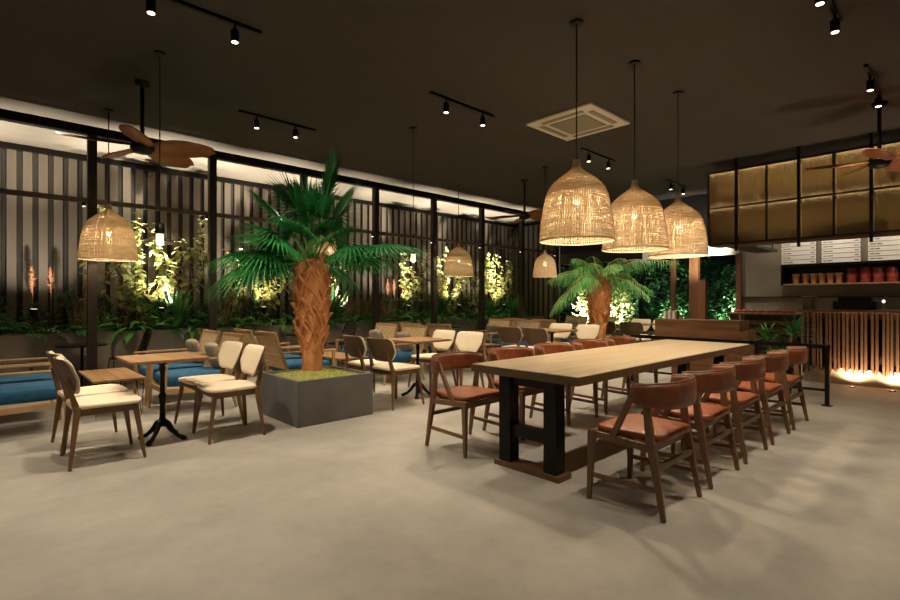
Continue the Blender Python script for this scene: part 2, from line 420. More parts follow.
# climbing vines with glowing leaves
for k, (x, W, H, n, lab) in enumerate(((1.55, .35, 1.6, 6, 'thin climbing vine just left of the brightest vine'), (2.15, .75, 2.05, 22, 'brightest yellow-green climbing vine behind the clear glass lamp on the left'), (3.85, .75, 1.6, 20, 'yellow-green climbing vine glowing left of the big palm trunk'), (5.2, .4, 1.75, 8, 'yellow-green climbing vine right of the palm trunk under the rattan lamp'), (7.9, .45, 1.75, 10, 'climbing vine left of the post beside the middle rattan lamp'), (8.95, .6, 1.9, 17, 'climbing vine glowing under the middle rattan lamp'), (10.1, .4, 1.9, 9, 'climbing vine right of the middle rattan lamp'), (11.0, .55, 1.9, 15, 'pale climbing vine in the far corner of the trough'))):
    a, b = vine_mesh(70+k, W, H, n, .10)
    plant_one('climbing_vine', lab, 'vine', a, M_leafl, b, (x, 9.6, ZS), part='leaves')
for x, lab in ((.52, 'left of two glowing pink feather plumes at far left'), (.74, 'right of two glowing pink feather plumes at far left'), (7.15, 'orange feather plume left of the clear lamp over the terrace'), (7.35, 'taller pale feather plume behind the second clear glass lamp'), (8.15, 'pale feather plume beside the post left of the middle rattan lamp')):
    plant_one('feather_plume', lab, 'plume', plume_mesh(int(x*10)), M_plume, loc=(x+.05, 9.85, ZS+.0), part='plume')
for x, lab in ((5.75, 'clump of tall pinkish dry grass right of the big palm'), (6.15, 'second clump of tall dry grass left of the post right of the palm'), (6.85, 'brown dry grass clump right of the post behind the white chairs'), (1.15, 'dim brown grass clump below the leftmost rattan lamp'), (3.2, 'dim brown grass clump left of the big palm')):
    plant_one('grass_clump', lab, 'grass clump', grass_mesh(int(x*10)), M_grass, loc=(x, 9.4, ZS), part='blades')
for k, (x, kk) in enumerate(UPL):
    t = thing('garden_uplight', ['small black garden uplight outside the left of the view', 'small black garden uplight under the pink plumes', 'small black garden uplight below the brightest vine', 'small black garden uplight left of the palm trunk', 'small black garden uplight by the dry grass', 'small black garden uplight by the orange plume', 'small black garden uplight below the middle rattan lamp', 'small black garden uplight in the far corner'][k], 'uplight', (x, 9.14, ZS), group='garden uplights in the trough')
    one(lambda m: m.lathe([(.02, .3), (.045, .33), (.045, .41)], n=12)).build('housing', M_black, t)
    one(lambda m: m.tube([(0, 0, -.02), (0, 0, .31)], .008, 6)).build('stake', M_black, t)
    one(lambda m: m.lathe([(.036, .41), (.036, .416)], n=12)).build('lens', M_lens2, t)

# ------------------------------------------------------------------ palms
def fan_leaf(m, st, base, az, el, pet, R, droop, nseg=34):
    d = Vector((math.cos(az)*math.cos(el), math.sin(az)*math.cos(el), math.sin(el)))
    pts = [Vector(base)+d*pet*t+Vector((0, 0, -.12*pet*t*t)) for t in (0, .33, .66, 1)]
    st.tube(pts, [.016, .012, .01, .008], 5)
    tip = pts[-1]; d2 = (pts[-1]-pts[-2]).normalized()
    d2 = (d2+Vector((0, 0, -.12))).normalized()
    s = d2.cross(Vector((0, 0, 1)))
    if s.length < .1: s = Vector((math.sin(az), -math.cos(az), 0))
    s.normalize()
    for k in range(nseg):
        a = math.radians(-125+250*k/(nseg-1)); dd = d2*math.cos(a)+s*math.sin(a)
        L = R*(.78+.22*math.cos(a*.8))*random.uniform(.93, 1.05)
        m.blade(tip, dd, L, R*.075, droop*(1+.5*abs(math.sin(a))), 7, .35, lambda t: min(1, .12+t*2.8)*(1-max(0, t-.35)/.65)**1.1+.015)
def trunk(m, H, prof, boots, seed):
    r = random.Random(seed)
    m.lathe([(rad, z) for z, rad in prof], n=20)
    def rad(z):
        for (z0, r0), (z1, r1) in zip(prof[:-1], prof[1:]):
            if z0 <= z <= z1: return r0+(r1-r0)*(z-z0)/(z1-z0)
        return prof[-1][1]
    for i in range(boots):
        z = .2+(H-.3)*i/boots; a0 = i*2.39996
        for sg in (-1, 1):
            vs = []; L = .27*r.uniform(.85, 1.15)
            for k in range(5):
                t = k/4; zz = z+L*.8*t; a = a0+sg*(.75-1.25*t)*.62; rd = rad(min(zz, H))+.012+(.05 if sg > 0 else .035)*t*t*r.uniform(.8, 1.2)
                w = .05*(1-.6*t); th = .014
                c, s_ = math.cos(a), math.sin(a)
                T = Vector((-s_, c, 0)); U = Vector((0, 0, 1)); O = Vector((c, s_, 0)); P = O*rd+Vector((0, 0, zz))
                sd = (T*.8+U*.6*sg).normalized()
                vs += [P-sd*w/2, P+sd*w/2, P+sd*w/2-O*th*2, P-sd*w/2-O*th*2]
            fs = [(0, 1, 2, 3), (16, 19, 18, 17)]
            for k in range(4):
                for j in range(4): fs.append((4*k+j, 4*k+(j+1) % 4, 4*k+4+(j+1) % 4, 4*k+4+j))
            m.add(vs, fs)
def square_planter(label, x, y, s, h):
    t = thing('square_planter', label, 'planter', (x, y, 0))
    m = MB(); w = .05
    for c, d in ((span(-s/2, s/2, -s/2, -s/2+w, 0, h)), (span(-s/2, s/2, s/2-w, s/2, 0, h)), (span(-s/2, -s/2+w, -s/2+w, s/2-w, 0, h)), (span(s/2-w, s/2, -s/2+w, s/2-w, 0, h))): m.box(c, d)
    m.build('planter_body', M_box, t, bevel=.004)
    g = MB(); n = 14
    vs = []; fs = []
    for i in range(n+1):
        for j in range(n+1):
            u, v = (i/n-.5)*(s-.1), (j/n-.5)*(s-.1); q = 1-max(abs(i/n-.5), abs(j/n-.5))*2
            vs.append((u, v, h-.03+.05*min(1, q*1.6)+random.uniform(-.006, .006)))
    for i in range(n):
        for j in range(n): a = i*(n+1)+j; fs.append((a, a+n+1, a+n+2, a+1))
    g.add(vs, fs, True)
    r = random.Random(5)
    for i in range(2600):
        u, v = r.uniform(-.5, .5)*(s-.12), r.uniform(-.5, .5)*(s-.12)
        q = 1-max(abs(u), abs(v))/(s/2)
        g.blade((u, v, h-.035+.05*min(1, q*1.6)), (r.uniform(-1, 1), r.uniform(-1, 1), 1.0), .03, .008, .3, 1)
    tag(g.build('moss', M_moss, t, recalc=False), kind='stuff')
    return t
square_planter('square grey concrete planter with mossy top under the big palm', 2.75, 5.1, .9, .465)
pl = thing('fan_palm', 'big fan palm with shaggy orange-brown trunk in the square planter', 'palm tree', (2.75, 5.2, .47))
tm = MB(); trunk(tm, 1.25, [(0, .115), (.12, .11), (.3, .12), (.5, .15), (.8, .175), (1.0, .175), (1.18, .14), (1.28, .10)], 46, 1)
tm.build('trunk', M_trunk, pl)
spot('palm_fill_light', (1.7, 2.0, 3.43), (2.75, 5.15, 1.4), 170, 40, .6)  # fill spot added to brighten the big palm, has no fixture
spot('palm_fill_light', (7.16, 4.3, 3.43), (9.0, 5.2, 1.5), 130, 50, .6)  # extra spot added to brighten the far palm
random.seed(21)
# azimuths: the camera looks along 46.7 deg; its left is 136.7 deg, its right -43.3 deg
FR = [(138, 20, .72, .60, .38), (146, 10, .6, .6, .5), (128, 38, .62, .6, .3), (125, 30, .45, .6, .45), (152, 26, .5, .58, .45), (112, 15, .5, .55, .45),
      (-43, 24, .84, .62, .28), (-32, 20, .6, .5, .4), (-58, 30, .55, .55, .4),
      (10, 25, .5, .6, .45), (60, 30, .5, .6, .45), (90, 20, .5, .55, .5), (35, 10, .4, .5, .5),
      (-175, 36, .5, .5, .4), (165, 45, .55, .55, .3), (-150, 50, .55, .48, .35), (-100, 52, .5, .45, .35), (-70, 48, .5, .5, .35),
      (140, 60, .75, .6, .12), (120, 74, .8, .6, .1), (-45, 66, .7, .58, .12), (-40, 80, .95, .62, .06), (-135, 76, .7, .5, .15), (-90, 70, .65, .52, .15), (60, 70, .8, .6, .1), (145, 82, .65, .55, .1)]
for az, el, pet, R, dr in FR:
    lm = MB(); sm = MB(); fan_leaf(lm, sm, (0, 0, 1.19), math.radians(az), math.radians(el), pet, R, dr)
    f = lm.build('frond', M_palm, pl, recalc=False); sm.build('leaf_stalk', M_palm2, f)
def feather_frond(m, st, base, az, el, L, droop, ll=.36, n=27):
    d = Vector((math.cos(az)*math.cos(el), math.sin(az)*math.cos(el), math.sin(el))); pts = []
    for k in range(n+1):
        t = k/n; pts.append(Vector(base)+d*L*t+Vector((0, 0, -droop*L*t*t)))
    st.tube(pts, [.014*(1-.8*k/n) for k in range(n+1)], 4)
    for k in range(5, n+1):
        tt = (pts[k]-pts[k-1]).normalized(); sd = tt.cross(Vector((0, 0, 1))).normalized()
        for sg in (-1, 1):
            m.blade(pts[k], sd*sg*random.uniform(.7, 1)+tt*.5+Vector((0, 0, .1)), ll*math.sin(PI*(.25+.68*k/n)), .016, random.uniform(.8, 1.2), 5)
square_planter('square grey concrete planter under the far palm, hidden by chairs', 9.0, 5.15, .9, .465)
p2 = thing('feather_palm', 'far palm with arching pale fronds standing behind the long table', 'palm tree', (9.0, 5.2, .47))
tm = MB(); trunk(tm, 1.28, [(0, .13), (.3, .14), (.6, .19), (.9, .2), (1.15, .16), (1.32, .10)], 42, 2); tm.build('trunk', M_trunk, p2)
for i, (az, el, L, dr) in enumerate(((-43, 36, 1.95, .42), (-30, 10, 1.2, .35), (-60, 48, 1.4, .5), (-10, 30, 1.3, .5), (30, 38, 1.2, .5), (70, 30, 1.2, .5), (110, 35, 1.1, .5), (137, 26, 1.1, .45), (150, 5, .95, .6), (120, 0, .95, .7), (175, 25, 1.0, .6), (-170, 58, 1.0, .6), (-100, 55, 1.0, .6), (-75, 20, 1.0, .7), (140, 60, 1.1, .5), (-40, 62, 1.1, .5), (50, 65, 1.0, .4), (100, 62, 1.0, .5), (-20, -5, .9, .6), (160, 48, 1.0, .6))):
    lm = MB(); sm = MB(); feather_frond(lm, sm, (0, 0, 1.22), math.radians(az), math.radians(el), L, dr)
    f = lm.build('frond', M_palm2, p2, recalc=False); sm.build('leaf_stalk', M_trunk, f)

# ------------------------------------------------------------------ long table and its chairs
t = thing('long_table', 'long dark-edged wooden table on black steel frame legs', 'table', (4.68, 2.3, 0))
bx(span(-1.81, 1.81, -.485, .485, .71, .77)).build('tabletop', M_table, t, bevel=.004)
bx(span(-1.815, 1.815, -.49, -.485, .708, .765), span(-1.815, 1.815, .485, .49, .708, .765), span(-1.815, -1.81, -.485, .485, .708, .765), span(1.81, 1.815, -.485, .485, .708, .765)).build('edge_band', mat('dark_edge', '#65502f', .5, var=.25, scale=8), t)
for sx in (-1, 1):
    X = sx*1.68
    for sy in (-1, 1):
        l = bx(span(X-.055, X+.055, sy*.21-.055, sy*.21+.055, .04, .71)).build('leg', M_black, t, bevel=.003)
    bx(span(X-.075, X+.085, -.30, .30, .0, .04)).build('foot_plank', M_walnut, t, bevel=.003)
    bx(span(X-.03, X+.03, -.16, .16, .24, .33)).build('crossbar', M_black, t)
    bx(span(X-.03, X+.03, -.16, .16, .63, .71)).build('crossbar', M_black, t)
bx(span(-1.62, 1.62, -.03, .03, .63, .71)).build('stretcher', M_black, t)

def curved_band(n, path, z0f, z1f, th):
    """closed band following path(t)-> (x,y) with outward normal, z range from functions"""
    m = MB(); vs = []; fs = []; K = 8
    for i in range(n+1):
        t = i/n; (x, y), (nx, ny) = path(t); z0, z1 = z0f(t), z1f(t)
        for k in range(K):
            a = 2*PI*k/K+PI/8; cz = (z0+z1)/2; hz = (z1-z0)/2
            q = lambda v, e: math.copysign(abs(v)**e, v)
            o = q(math.cos(a), .5)*th/2; zz = cz+q(math.sin(a), .5)*hz
            vs.append((x+nx*o, y+ny*o, zz))
    for i in range(n):
        for k in range(K): fs.append((i*K+k, i*K+(k+1) % K, (i+1)*K+(k+1) % K, (i+1)*K+k))
    fs += [tuple(range(K-1, -1, -1)), tuple(n*K+k for k in range(K))]
    m.add(vs, fs, True); return m
def make_leather_chair():
    t = thing('leather_chair', 'x', 'chair')
    def path(u, k=1.0):
        th = math.radians(-92+184*u); q = lambda v: math.copysign(abs(v)**.8, v); x = .285*q(math.sin(th)); y = -.068-.20*q(math.cos(th))
        nx, ny = math.sin(th), -math.cos(th)*1.2; l = math.hypot(nx, ny); return (x, y), (nx/l, ny/l)
    e = lambda u: abs(2*u-1)
    curved_band(28, path, lambda u: .632+.03*e(u)**3, lambda u: .79-.02*e(u)**3, .028).build('backrest', M_leather, t)
    pts = []
    for i in range(29):
        u = i/28; (x, y), n = path(u); pts.append((x, y, .791-.02*e(u)**3))
    one(lambda m: m.tube(pts, .007, 6)).build('back_trim', M_walnut2, t)
    one(lambda m: m.sup((0, .0, .455), (.243, .225, .026), .3, .3, 28, 10, fn=lambda v: (v.x*(1+.06*v.y/.22), v.y, v.z+.01*(1-(v.x/.25)**2)))).build('seat', M_leather2, t)
    for s in (-1, 1):
        one(lambda m: m.bar((s*.262, .225, .45), (s*.272, .24, 0), .042, .026, .05, .028, (0, 1, 0))).build('leg', M_walnut2, t, bevel=.006)
        one(lambda m: (m.bar((s*.262, -.13, .70), (s*.262, -.16, .42), .03, .04, .035, .05, (0, 1, 0)), m.bar((s*.26, -.16, .44), (s*.272, -.24, 0), .04, .026, .05, .028, (0, 1, 0)))).build('leg', M_walnut2, t, bevel=.006)
        one(lambda m: m.bar((s*.262, .08, .435), (s*.283, -.07, .735), .028, .026, .04, .034, (0, 1, 0))).build('arm_strut', M_walnut2, t, bevel=.005)
        one(lambda m: m.bar((s*.262, .235, .425), (s*.262, -.165, .405), .03, .03, .045)).build('side_rail', M_walnut2, t, bevel=.004)
        one(lambda m: m.bar((s*.267, .23, .16), (s*.267, -.205, .17), .02, .02, .03)).build('stretcher', M_walnut2, t, bevel=.004)
    for q in ((.215, .415, .05), (-.15, .4, .05), (-.19, .29, .035)):
        one(lambda m: m.bar((-.26, q[0], q[1]), (.26, q[0], q[1]), .025, .025, q[2])).build('cross_rail', M_walnut2, t, bevel=.004)
    return t
ch = make_leather_chair(); first = True
near = ['nearest leather chair on the right side of the long table', 'second leather chair from the camera on the right side of the long table', 'middle leather chair of five on the right side of the long table', 'fourth leather chair on the right side, second from the railing', 'farthest leather chair on the right side, beside the black railing']
far = ['leather chair at the near left end of the long table, fully in view', 'second leather chair from the camera on the far side of the long table', 'middle leather chair of five on the far side of the long table', 'fourth leather chair on the far side of the long table', 'farthest leather chair on the far side, near the sideboard']
for i in range(5):
    x = 3.13+.742*i
    if i == 0: ch.location = (x, 1.48, 0); ch['label'] = near[0]; ch['group'] = 'leather chairs at the long table'
    else: dup(ch, (x, 1.48, 0), 0, near[i])
    dup(ch, (x, 3.09, 0), PI, far[i])

# ------------------------------------------------------------------ cream dining chairs and their tables
def pad_back(th, off, W=.24, z0=.55, z1=.83, lean=.10):
    """curved rounded back shell: wide at top, cut-off lower corners"""
    m = MB(); nu, nv = 16, 12; F = []; B = []
    for j in range(nv+1):
        v = j/nv; z = z0+(z1-z0)*v
        w = W*(.60+.42*min(1, v/.45)**.7) if v < .45 else W*(1.02-.04*(v-.45))
        if v > .86: w *= 1-.16*((v-.86)/.14)**2
        if v < .12: w *= 1-.18*((.12-v)/.12)**2
        for i in range(nu+1):
            u = i/nu*2-1; x = u*w; y = -.20-lean*v-.0+.9*x*x
            ed = (1-abs(u)**8)*(1-abs(2*v-1)**8); q = th/2*(.25+.75*ed)
            F.append((x, y+off+q, z)); B.append((x, y+off-q, z))
    vs = F+B; o = len(F); fs = []; R = nu+1
    for j in range(nv):
        for i in range(nu):
            a = j*R+i; fs.append((a, a+1, a+R+1, a+R)); fs.append((o+a, o+a+R, o+a+R+1, o+a+1))
    for j in range(nv):
        a = j*R; fs.append((a, a+R, o+a+R, o+a)); a += nu; fs.append((a, o+a, o+a+R, a+R))
    for i in range(nu):
        fs.append((i, o+i, o+i+1, i+1)); a = nv*R+i; fs.append((a, a+1, o+a+1, o+a))
    m.add(vs, fs, True); return m
def make_cream_chair():
    t = thing('cream_chair', 'x', 'chair')
    one(lambda m: m.sup((0, .0, .462), (.245, .24, .018), .3, .42, 28, 10, fn=lambda v: (v.x*(1+.10*v.y/.24), v.y, v.z))).build('seat', M_cream, t)
    b = pad_back(.012, -.022).build('backrest', M_shell, t); pad_back(.03, .0).build('back_cushion', M_cream, b)
    for s in (-1, 1):
        one(lambda m: m.bar((s*.205, .18, .44), (s*.255, .24, 0), .042, .022, .042, .022, (0, 1, 0))).build('leg', M_walnut2, t, bevel=.007)
        one(lambda m: (m.bar((s*.17, -.265, .68), (s*.19, -.20, .44), .026, .04, .022, .045, (0, 1, 0)), m.bar((s*.19, -.195, .46), (s*.255, -.25, 0), .046, .022, .046, .022, (0, 1, 0)))).build('leg', M_walnut2, t, bevel=.007)
    one(lambda m: (m.bar((-.2, .18, .415), (.2, .18, .415), .022, .022, .05), m.bar((-.19, -.19, .415), (.19, -.19, .415), .022, .022, .05), m.bar((-.2, .18, .415), (-.19, -.19, .415), .022, .022, .05), m.bar((.2, .18, .415), (.19, -.19, .415), .022, .022, .05))).build('seat_frame', M_walnut2, t, bevel=.003)
    return t
def make_bistro():
    t = thing('dining_table', 'x', 'table')
    bx(span(-.31, .31, -.33, .33, .735, .76)).build('tabletop', M_teak, t, bevel=.003)
    one(lambda m: m.lathe([(.035, .12), (.04, .16), (.026, .2), (.022, .3), (.03, .38), (.038, .4), (.022, .43), (.02, .6), (.03, .66), (.02, .68), (.09, .72), (.09, .735)], n=16)).build('column', M_black, t)
    for k in range(4):
        a = PI/4+k*PI/2; c, s = math.cos(a), math.sin(a)
        one(lambda m: (m.tube([(c*r, s*r, z) for r, z in ((.01, .16), (.05, .15), (.10, .08), (.15, .035), (.2, .02))], [.03, .026, .02, .018, .02], 8), m.lathe([(.02, 0), (.028, .01), (.02, .03)], (c*.2, s*.2, 0), 10))).build('leg', M_black, t)
    return t
cc = make_cream_chair(); bt = make_bistro(); fc = fb = True
wh = ['table at far left', 'table right of the planter', 'table behind the long table', 'table beyond the far palm']
TX = [(1.22, .735, 1.72), (4.25, 3.7, 4.79), (7.3, 6.75, 7.85), (10.5, 9.95, 11.1)]
for k, (tx, xa, xb) in enumerate(TX):
    lab = ['square wooden bistro table between the four cream chairs at far left', 'wooden bistro table just right of the palm planter', 'wooden bistro table behind the far leather chairs, half hidden', 'farthest wooden bistro table, behind the far palm'][k]
    if k == 0: bt.location = (tx, 5.15, 0); bt['label'] = lab; bt['group'] = 'square bistro tables'
    else: dup(bt, (tx, 5.13, 0), 0, lab)
    for sd, x, rz in (('left', xa, -PI/2), ('right', xb, PI/2)):
        for j, y in enumerate((4.9, 5.46)):
            l = 'cream walnut-legged chair, %s of two %s of the %s' % (('nearer', 'farther')[j], sd, wh[k])
            if fc: cc.location = (x, y, 0); cc.rotation_euler = (0, 0, rz); cc['label'] = l; cc['group'] = 'cream dining chairs'; fc = False
            else: dup(cc, (x, y, 0), rz+(.06 if (k+j) % 2 else -.04), l)

# ------------------------------------------------------------------ lounge: armchairs with blue cushions, coffee tables
def make_armchair():
    t = thing('armchair', 'x', 'armchair')       # faces +Y; origin under seat centre
    W = .31
    one(lambda m: m.sup((0, .03, .375), (.275, .33, .075), .35, .22, 32, 12)).build('seat_cushion', M_blue, t)
    for s in (-1, 1):
        one(lambda m: m.bar((s*W, .36, .585), (s*W, .38, 0), .035, .028, .04, .03, (0, 1, 0))).build('leg', M_oak, t, bevel=.005)
        one(lambda m: (m.bar((s*W, -.30, .36), (s*W, -.40, 0), .035, .028, .045, .03, (0, 1, 0)), m.bar((s*W, -.30, .34), (s*(W-.01), -.47, .86), .032, .026, .045, .032, (0, 1, 0)))).build('leg', M_oak, t, bevel=.005)
        one(lambda m: m.bar((s*W, .39, .595), (s*W, -.39, .60), .05, .04, .024)).build('armrest', M_oak, t, bevel=.006)
        one(lambda m: m.bar((s*W, .37, .27), (s*W, -.32, .25), .028, .028, .06)).build('side_rail', M_oak, t, bevel=.004)
    one(lambda m: (m.bar((-W, .36, .27), (W, .36, .27), .028, .028, .06), m.bar((-W, -.31, .25), (W, -.31, .25), .028, .028, .06))).build('seat_frame', M_oak, t, bevel=.004)
    one(lambda m: m.bar((-W, -.465, .845), (W, -.465, .845), .03, .03, .04)).build('top_rail', M_oak, t, bevel=.005)
    m = MB(); r = Vector((0, -.165, .50)).normalized()
    for i in range(27):
        x = -.275+.55*i/26; m.bar((x, -.312, .38), (x, -.458, .83), .016, .016, .008, .008, (0, 1, 0))
    for i in range(4):
        q = .15+.25*i; m.bar((-.29, -.312-.146*q-.012, .38+.45*q), (.29, -.312-.146*q-.012, .38+.45*q), .012, .012, .012)
    m.build('woven_back', M_weave, t)
    return t
def make_pillow():
    return one(lambda m: m.sup((0, 0, 0), (.18, .06, .16), .42, .75, 24, 14)).build('throw_pillow', M_pillow)
def make_coffee():
    t = thing('coffee_table', 'x', 'coffee table')
    m = MB()
    for i in range(4): m.box(*span(-.24+.121*i, -.24+.121*i+.117, -.54, .54, .40, .425))
    m.build('tabletop', M_teak, t, bevel=.002)
    for sx in (-1, 1):
        for sy in (-1, 1):
            one(lambda m: m.tube([(sx*.2-.04, sy*.46, .4), (sx*.21, sy*.5, .005), (sx*.2+.04, sy*.46, .4)], .006, 6)).build('leg', M_black, t)
    bx(span(-.22, .22, -.5, -.47, .385, .4), span(-.22, .22, .47, .5, .385, .4)).build('frame', M_black, t)
    return t
ac = make_armchair(); pw = make_pillow(); ct = make_coffee(); fa = True
CX = [1.1, 4.05, 7.1, 10.15]
wl = ['leftmost coffee table', 'coffee table behind the palm planter', 'third coffee table from the left', 'farthest coffee table']
for k, cx in enumerate(CX):
    lab = ['slatted wooden coffee table at far left behind the cream chairs', 'slatted wooden coffee table behind the big palm trunk', 'third slatted coffee table, hidden behind dining chairs', 'farthest slatted coffee table, hidden behind dining chairs'][k]
    if k == 0: ct.location = (cx, 6.9, 0); ct['label'] = lab; ct['group'] = 'slatted coffee tables'
    else: dup(ct, (cx, 6.9, 0), 0, lab)
    for sd, dx, rz in (('left', -.86, -PI/2), ('right', .74, PI/2)):
        for j, y in enumerate((6.42, 7.2)):
            l = 'blue armchair, %s of two left of the %s' % (('nearer', 'farther')[j], wl[k])
            if sd == 'right': l = l.replace('two left', 'two right')
            if fa: a = ac; ac.location = (cx+dx, y, 0); ac.rotation_euler = (0, 0, rz); ac['label'] = l; ac['group'] = 'blue-cushioned armchairs'
            else: a = dup(ac, (cx+dx, y, 0), rz, l)
            sg = 1 if sd == 'left' else -1
            if not (sd == 'left' and k in (1, 2) and j == 0):
                pl_ = 'grey-beige throw pillow on the %s armchair %s of the %s' % (('nearer', 'farther')[j], sd, wl[k])
                p = pw if fa else pw.copy()
                if not fa: C.objects.link(p)
                p.location = (cx+dx-sg*.25, y, .60); p.rotation_mode = 'XYZ'; p.rotation_euler = (math.radians(-18), 0, rz)
                tag(p, pl_, 'pillow', 'throw pillows on the armchairs')
            fa = False

# ------------------------------------------------------------------ wire bistro sets on the terrace
def make_wire_chair():
    t = thing('wire_chair', 'x', 'chair'); m = MB()
    for s in (-1, 1):
        one(lambda q: q.tube([(s*.18, .18, .44), (s*.2, .22, 0)], .009, 6)).build('leg', M_black, t)
        one(lambda q: q.tube([(s*.18, -.16, .44), (s*.2, -.24, 0)], .009, 6)).build('leg', M_black, t)
    one(lambda q: (q.tube([(.2*math.cos(a)*(1), .19*math.sin(a), .45) for a in [2*PI*i/20 for i in range(20)]], .009, 6, closed=True), [q.bar((-.19+.03*i, -.12, .45), (-.19+.03*i, .14, .45), .006) for i in range(13)], [q.bar((-.17, -.15+.04*i, .45), (.17, -.15+.04*i, .45), .006) for i in range(9)])).build('seat', M_black, t)
    ar = [(-.2, -.16, .46), (-.21, -.22, .62), (-.19, -.27, .78), (-.12, -.29, .85), (.0, -.295, .865), (.12, -.29, .85), (.19, -.27, .78), (.21, -.22, .62), (.2, -.16, .46)]
    one(lambda q: (q.tube(ar, .009, 6), [q.tube([(x, -.17, .46), (x, -.23, .62), (x, -.275, .78), (x*.9, -.293, .86)], .004, 4) for x in [-.16+.032*i for i in range(11)]], [q.bar((-.2, -.165-.13*v, .47+.38*v), (.2, -.165-.13*v, .47+.38*v), .005) for v in (.1, .25, .4, .55, .7, .85)])).build('backrest', M_black, t)
    return t
wc = make_wire_chair(); fw = True
wt = thing('bistro_table', 'small round black table outside at far left behind the post', 'table', (1.03, 8.55, 0), group='small round terrace tables')
one(lambda m: m.lathe([(.29, .0), (.30, .008), (.30, .02), (.29, .025)], (0, 0, .64), 32)).build('tabletop', M_black, wt)
one(lambda m: m.tube([(0, 0, .02), (0, 0, .64)], .018, 8)).build('column', M_black, wt)
one(lambda m: m.lathe([(.2, 0), (.2, .012), (.03, .03)], n=24)).build('base', M_black, wt)
dup(wt, (4.3, 8.55, 0), 0, 'small round black table outside behind the big palm'); dup(wt, (8.1, 8.55, 0), 0, 'small round black table outside behind the middle armchairs')
for x, rz, l in ((1.55, PI/2, 'black wire chair outside, right of the leftmost round table'), (.3, -PI/2, 'black wire chair outside at the far left edge'), (3.55, -PI/2+.3, 'black wire chair outside, left of the palm'), (5.05, PI/2, 'black wire chair outside, right of the palm trunk'), (7.35, -PI/2, 'black wire chair outside, left of the third round table'), (8.8, PI/2-.3, 'black wire chair outside below the middle rattan lamp')):
    if fw: wc.location = (x, 8.5, -.01); wc.rotation_euler = (0, 0, rz); wc['label'] = l; wc['group'] = 'black wire terrace chairs'; fw = False
    else: dup(wc, (x, 8.5, -.01), rz, l)

# ------------------------------------------------------------------ pendant lamps
def shade_mesh(seed=1):
    r = random.Random(seed); m = MB()
    P = [(0, .317), (.1, .311), (.2, .299), (.3, .283), (.4, .260), (.46, .234), (.5, .202), (.545, .152), (.58, .104), (.61, .062), (.64, .034), (.71, .024)]
    def rad(z):
        for (a, b), (c, d) in zip(P[:-1], P[1:]):
            if a <= z <= c: return b+(d-b)*(z-a)/(c-a)
        return P[-1][1]
    def strip(pts, nrm, w, th=.003):
        vs = []; n = len(pts)
        for (p, sd), nn in zip(pts, nrm): vs += [p-sd*w/2, p+nn*th, p+sd*w/2]
        fs = []
        for i in range(n-1):
            for k in range(2): fs.append((3*i+k, 3*i+k+1, 3*i+k+4, 3*i+k+3))
            fs.append((3*i+2, 3*i, 3*i+3, 3*i+5))
        m.add(vs, fs, True)
    N = 112
    for i in range(N):
        a = 2*PI*(i+r.uniform(-.25, .25))/N; c, s = math.cos(a), math.sin(a); T = Vector((-s, c, 0)); O = Vector((c, s, 0)); pts = []; nn = []
        zs = [0, .1, .2, .3, .4, .46, .5, .545, .58, .61, .64, .71]
        top = .71 if i % 4 == 0 else (.6 if i % 2 == 0 else .53)
        for z in zs:
            if z > top: break
            pts.append((O*rad(z)+Vector((0, 0, z)), T)); nn.append(O)
        strip(pts, nn, .0115)
    z = .004; k = 0
    while z < .70:
        dense = z > .40
        rr_ = rad(z)+(.003 if k % 2 else -.003); n = 48; gaps = 0 if (dense or z < .03) else .10
        w_ = .0088 if dense else .0062
        run = []; skip = 0
        for i in range(n+1):
            a = 2*PI*i/n+k*.3; O = Vector((math.cos(a), math.sin(a), 0))
            if skip > 0: skip -= 1
            elif r.random() < gaps*.45: skip = r.randint(1, 6)
            if skip and i < n:
                if len(run) > 1: strip([q for q, _ in run], [o for _, o in run], w_)
                run = []
            else: run.append(((O*rr_+Vector((0, 0, z+r.uniform(-.0025, .0025))), Vector((0, 0, 1))), O))
        if len(run) > 1: strip([q for q, _ in run], [o for _, o in run], w_)
        z += .0092 if dense else r.choice((.0075, .009, .010, .015)); k += 1
    m.tube([(.318*math.cos(2*PI*i/48), .318*math.sin(2*PI*i/48), .004) for i in range(48)], .006, 6, closed=True)
    m.lathe([(.022, .62), (.026, .63), (.024, .71), (.012, .712)], n=14)
    return m
def make_pendant(z, sc, bulb_w):
    t = thing('rattan_pendant', 'x', 'pendant lamp')   # origin at the ceiling
    sh = shade_mesh().build('lamp_shade', M_rattan, t, recalc=False); sh.location = (0, 0, z-HC); sh.scale = (sc,)*3
    top = z+.71*sc-HC
    one(lambda m: m.tube([(0, 0, top-.05), (0, 0, 0)], .006, 6)).build('cord', M_cord, t)
    one(lambda m: m.lathe([(.06, -.02), (.06, -.004), (.055, 0)], n=20)).build('ceiling_rose', M_black, t)
    one(lambda m: m.tube([(0, 0, z-HC+.42*sc), (0, 0, top-.04)], .022, 10)).build('lamp_socket', M_black, t)
    one(lambda m: m.sup((0, 0, z-HC+.36*sc), (.034, .034, .05), 1, 1, 12, 8)).build('bulb', M_bulb if sc < .9 else M_bulb2, t)
    return t
pe = make_pendant(1.79, 1.0, 1)
PG = 'bell-shaped rattan pendant lamps'
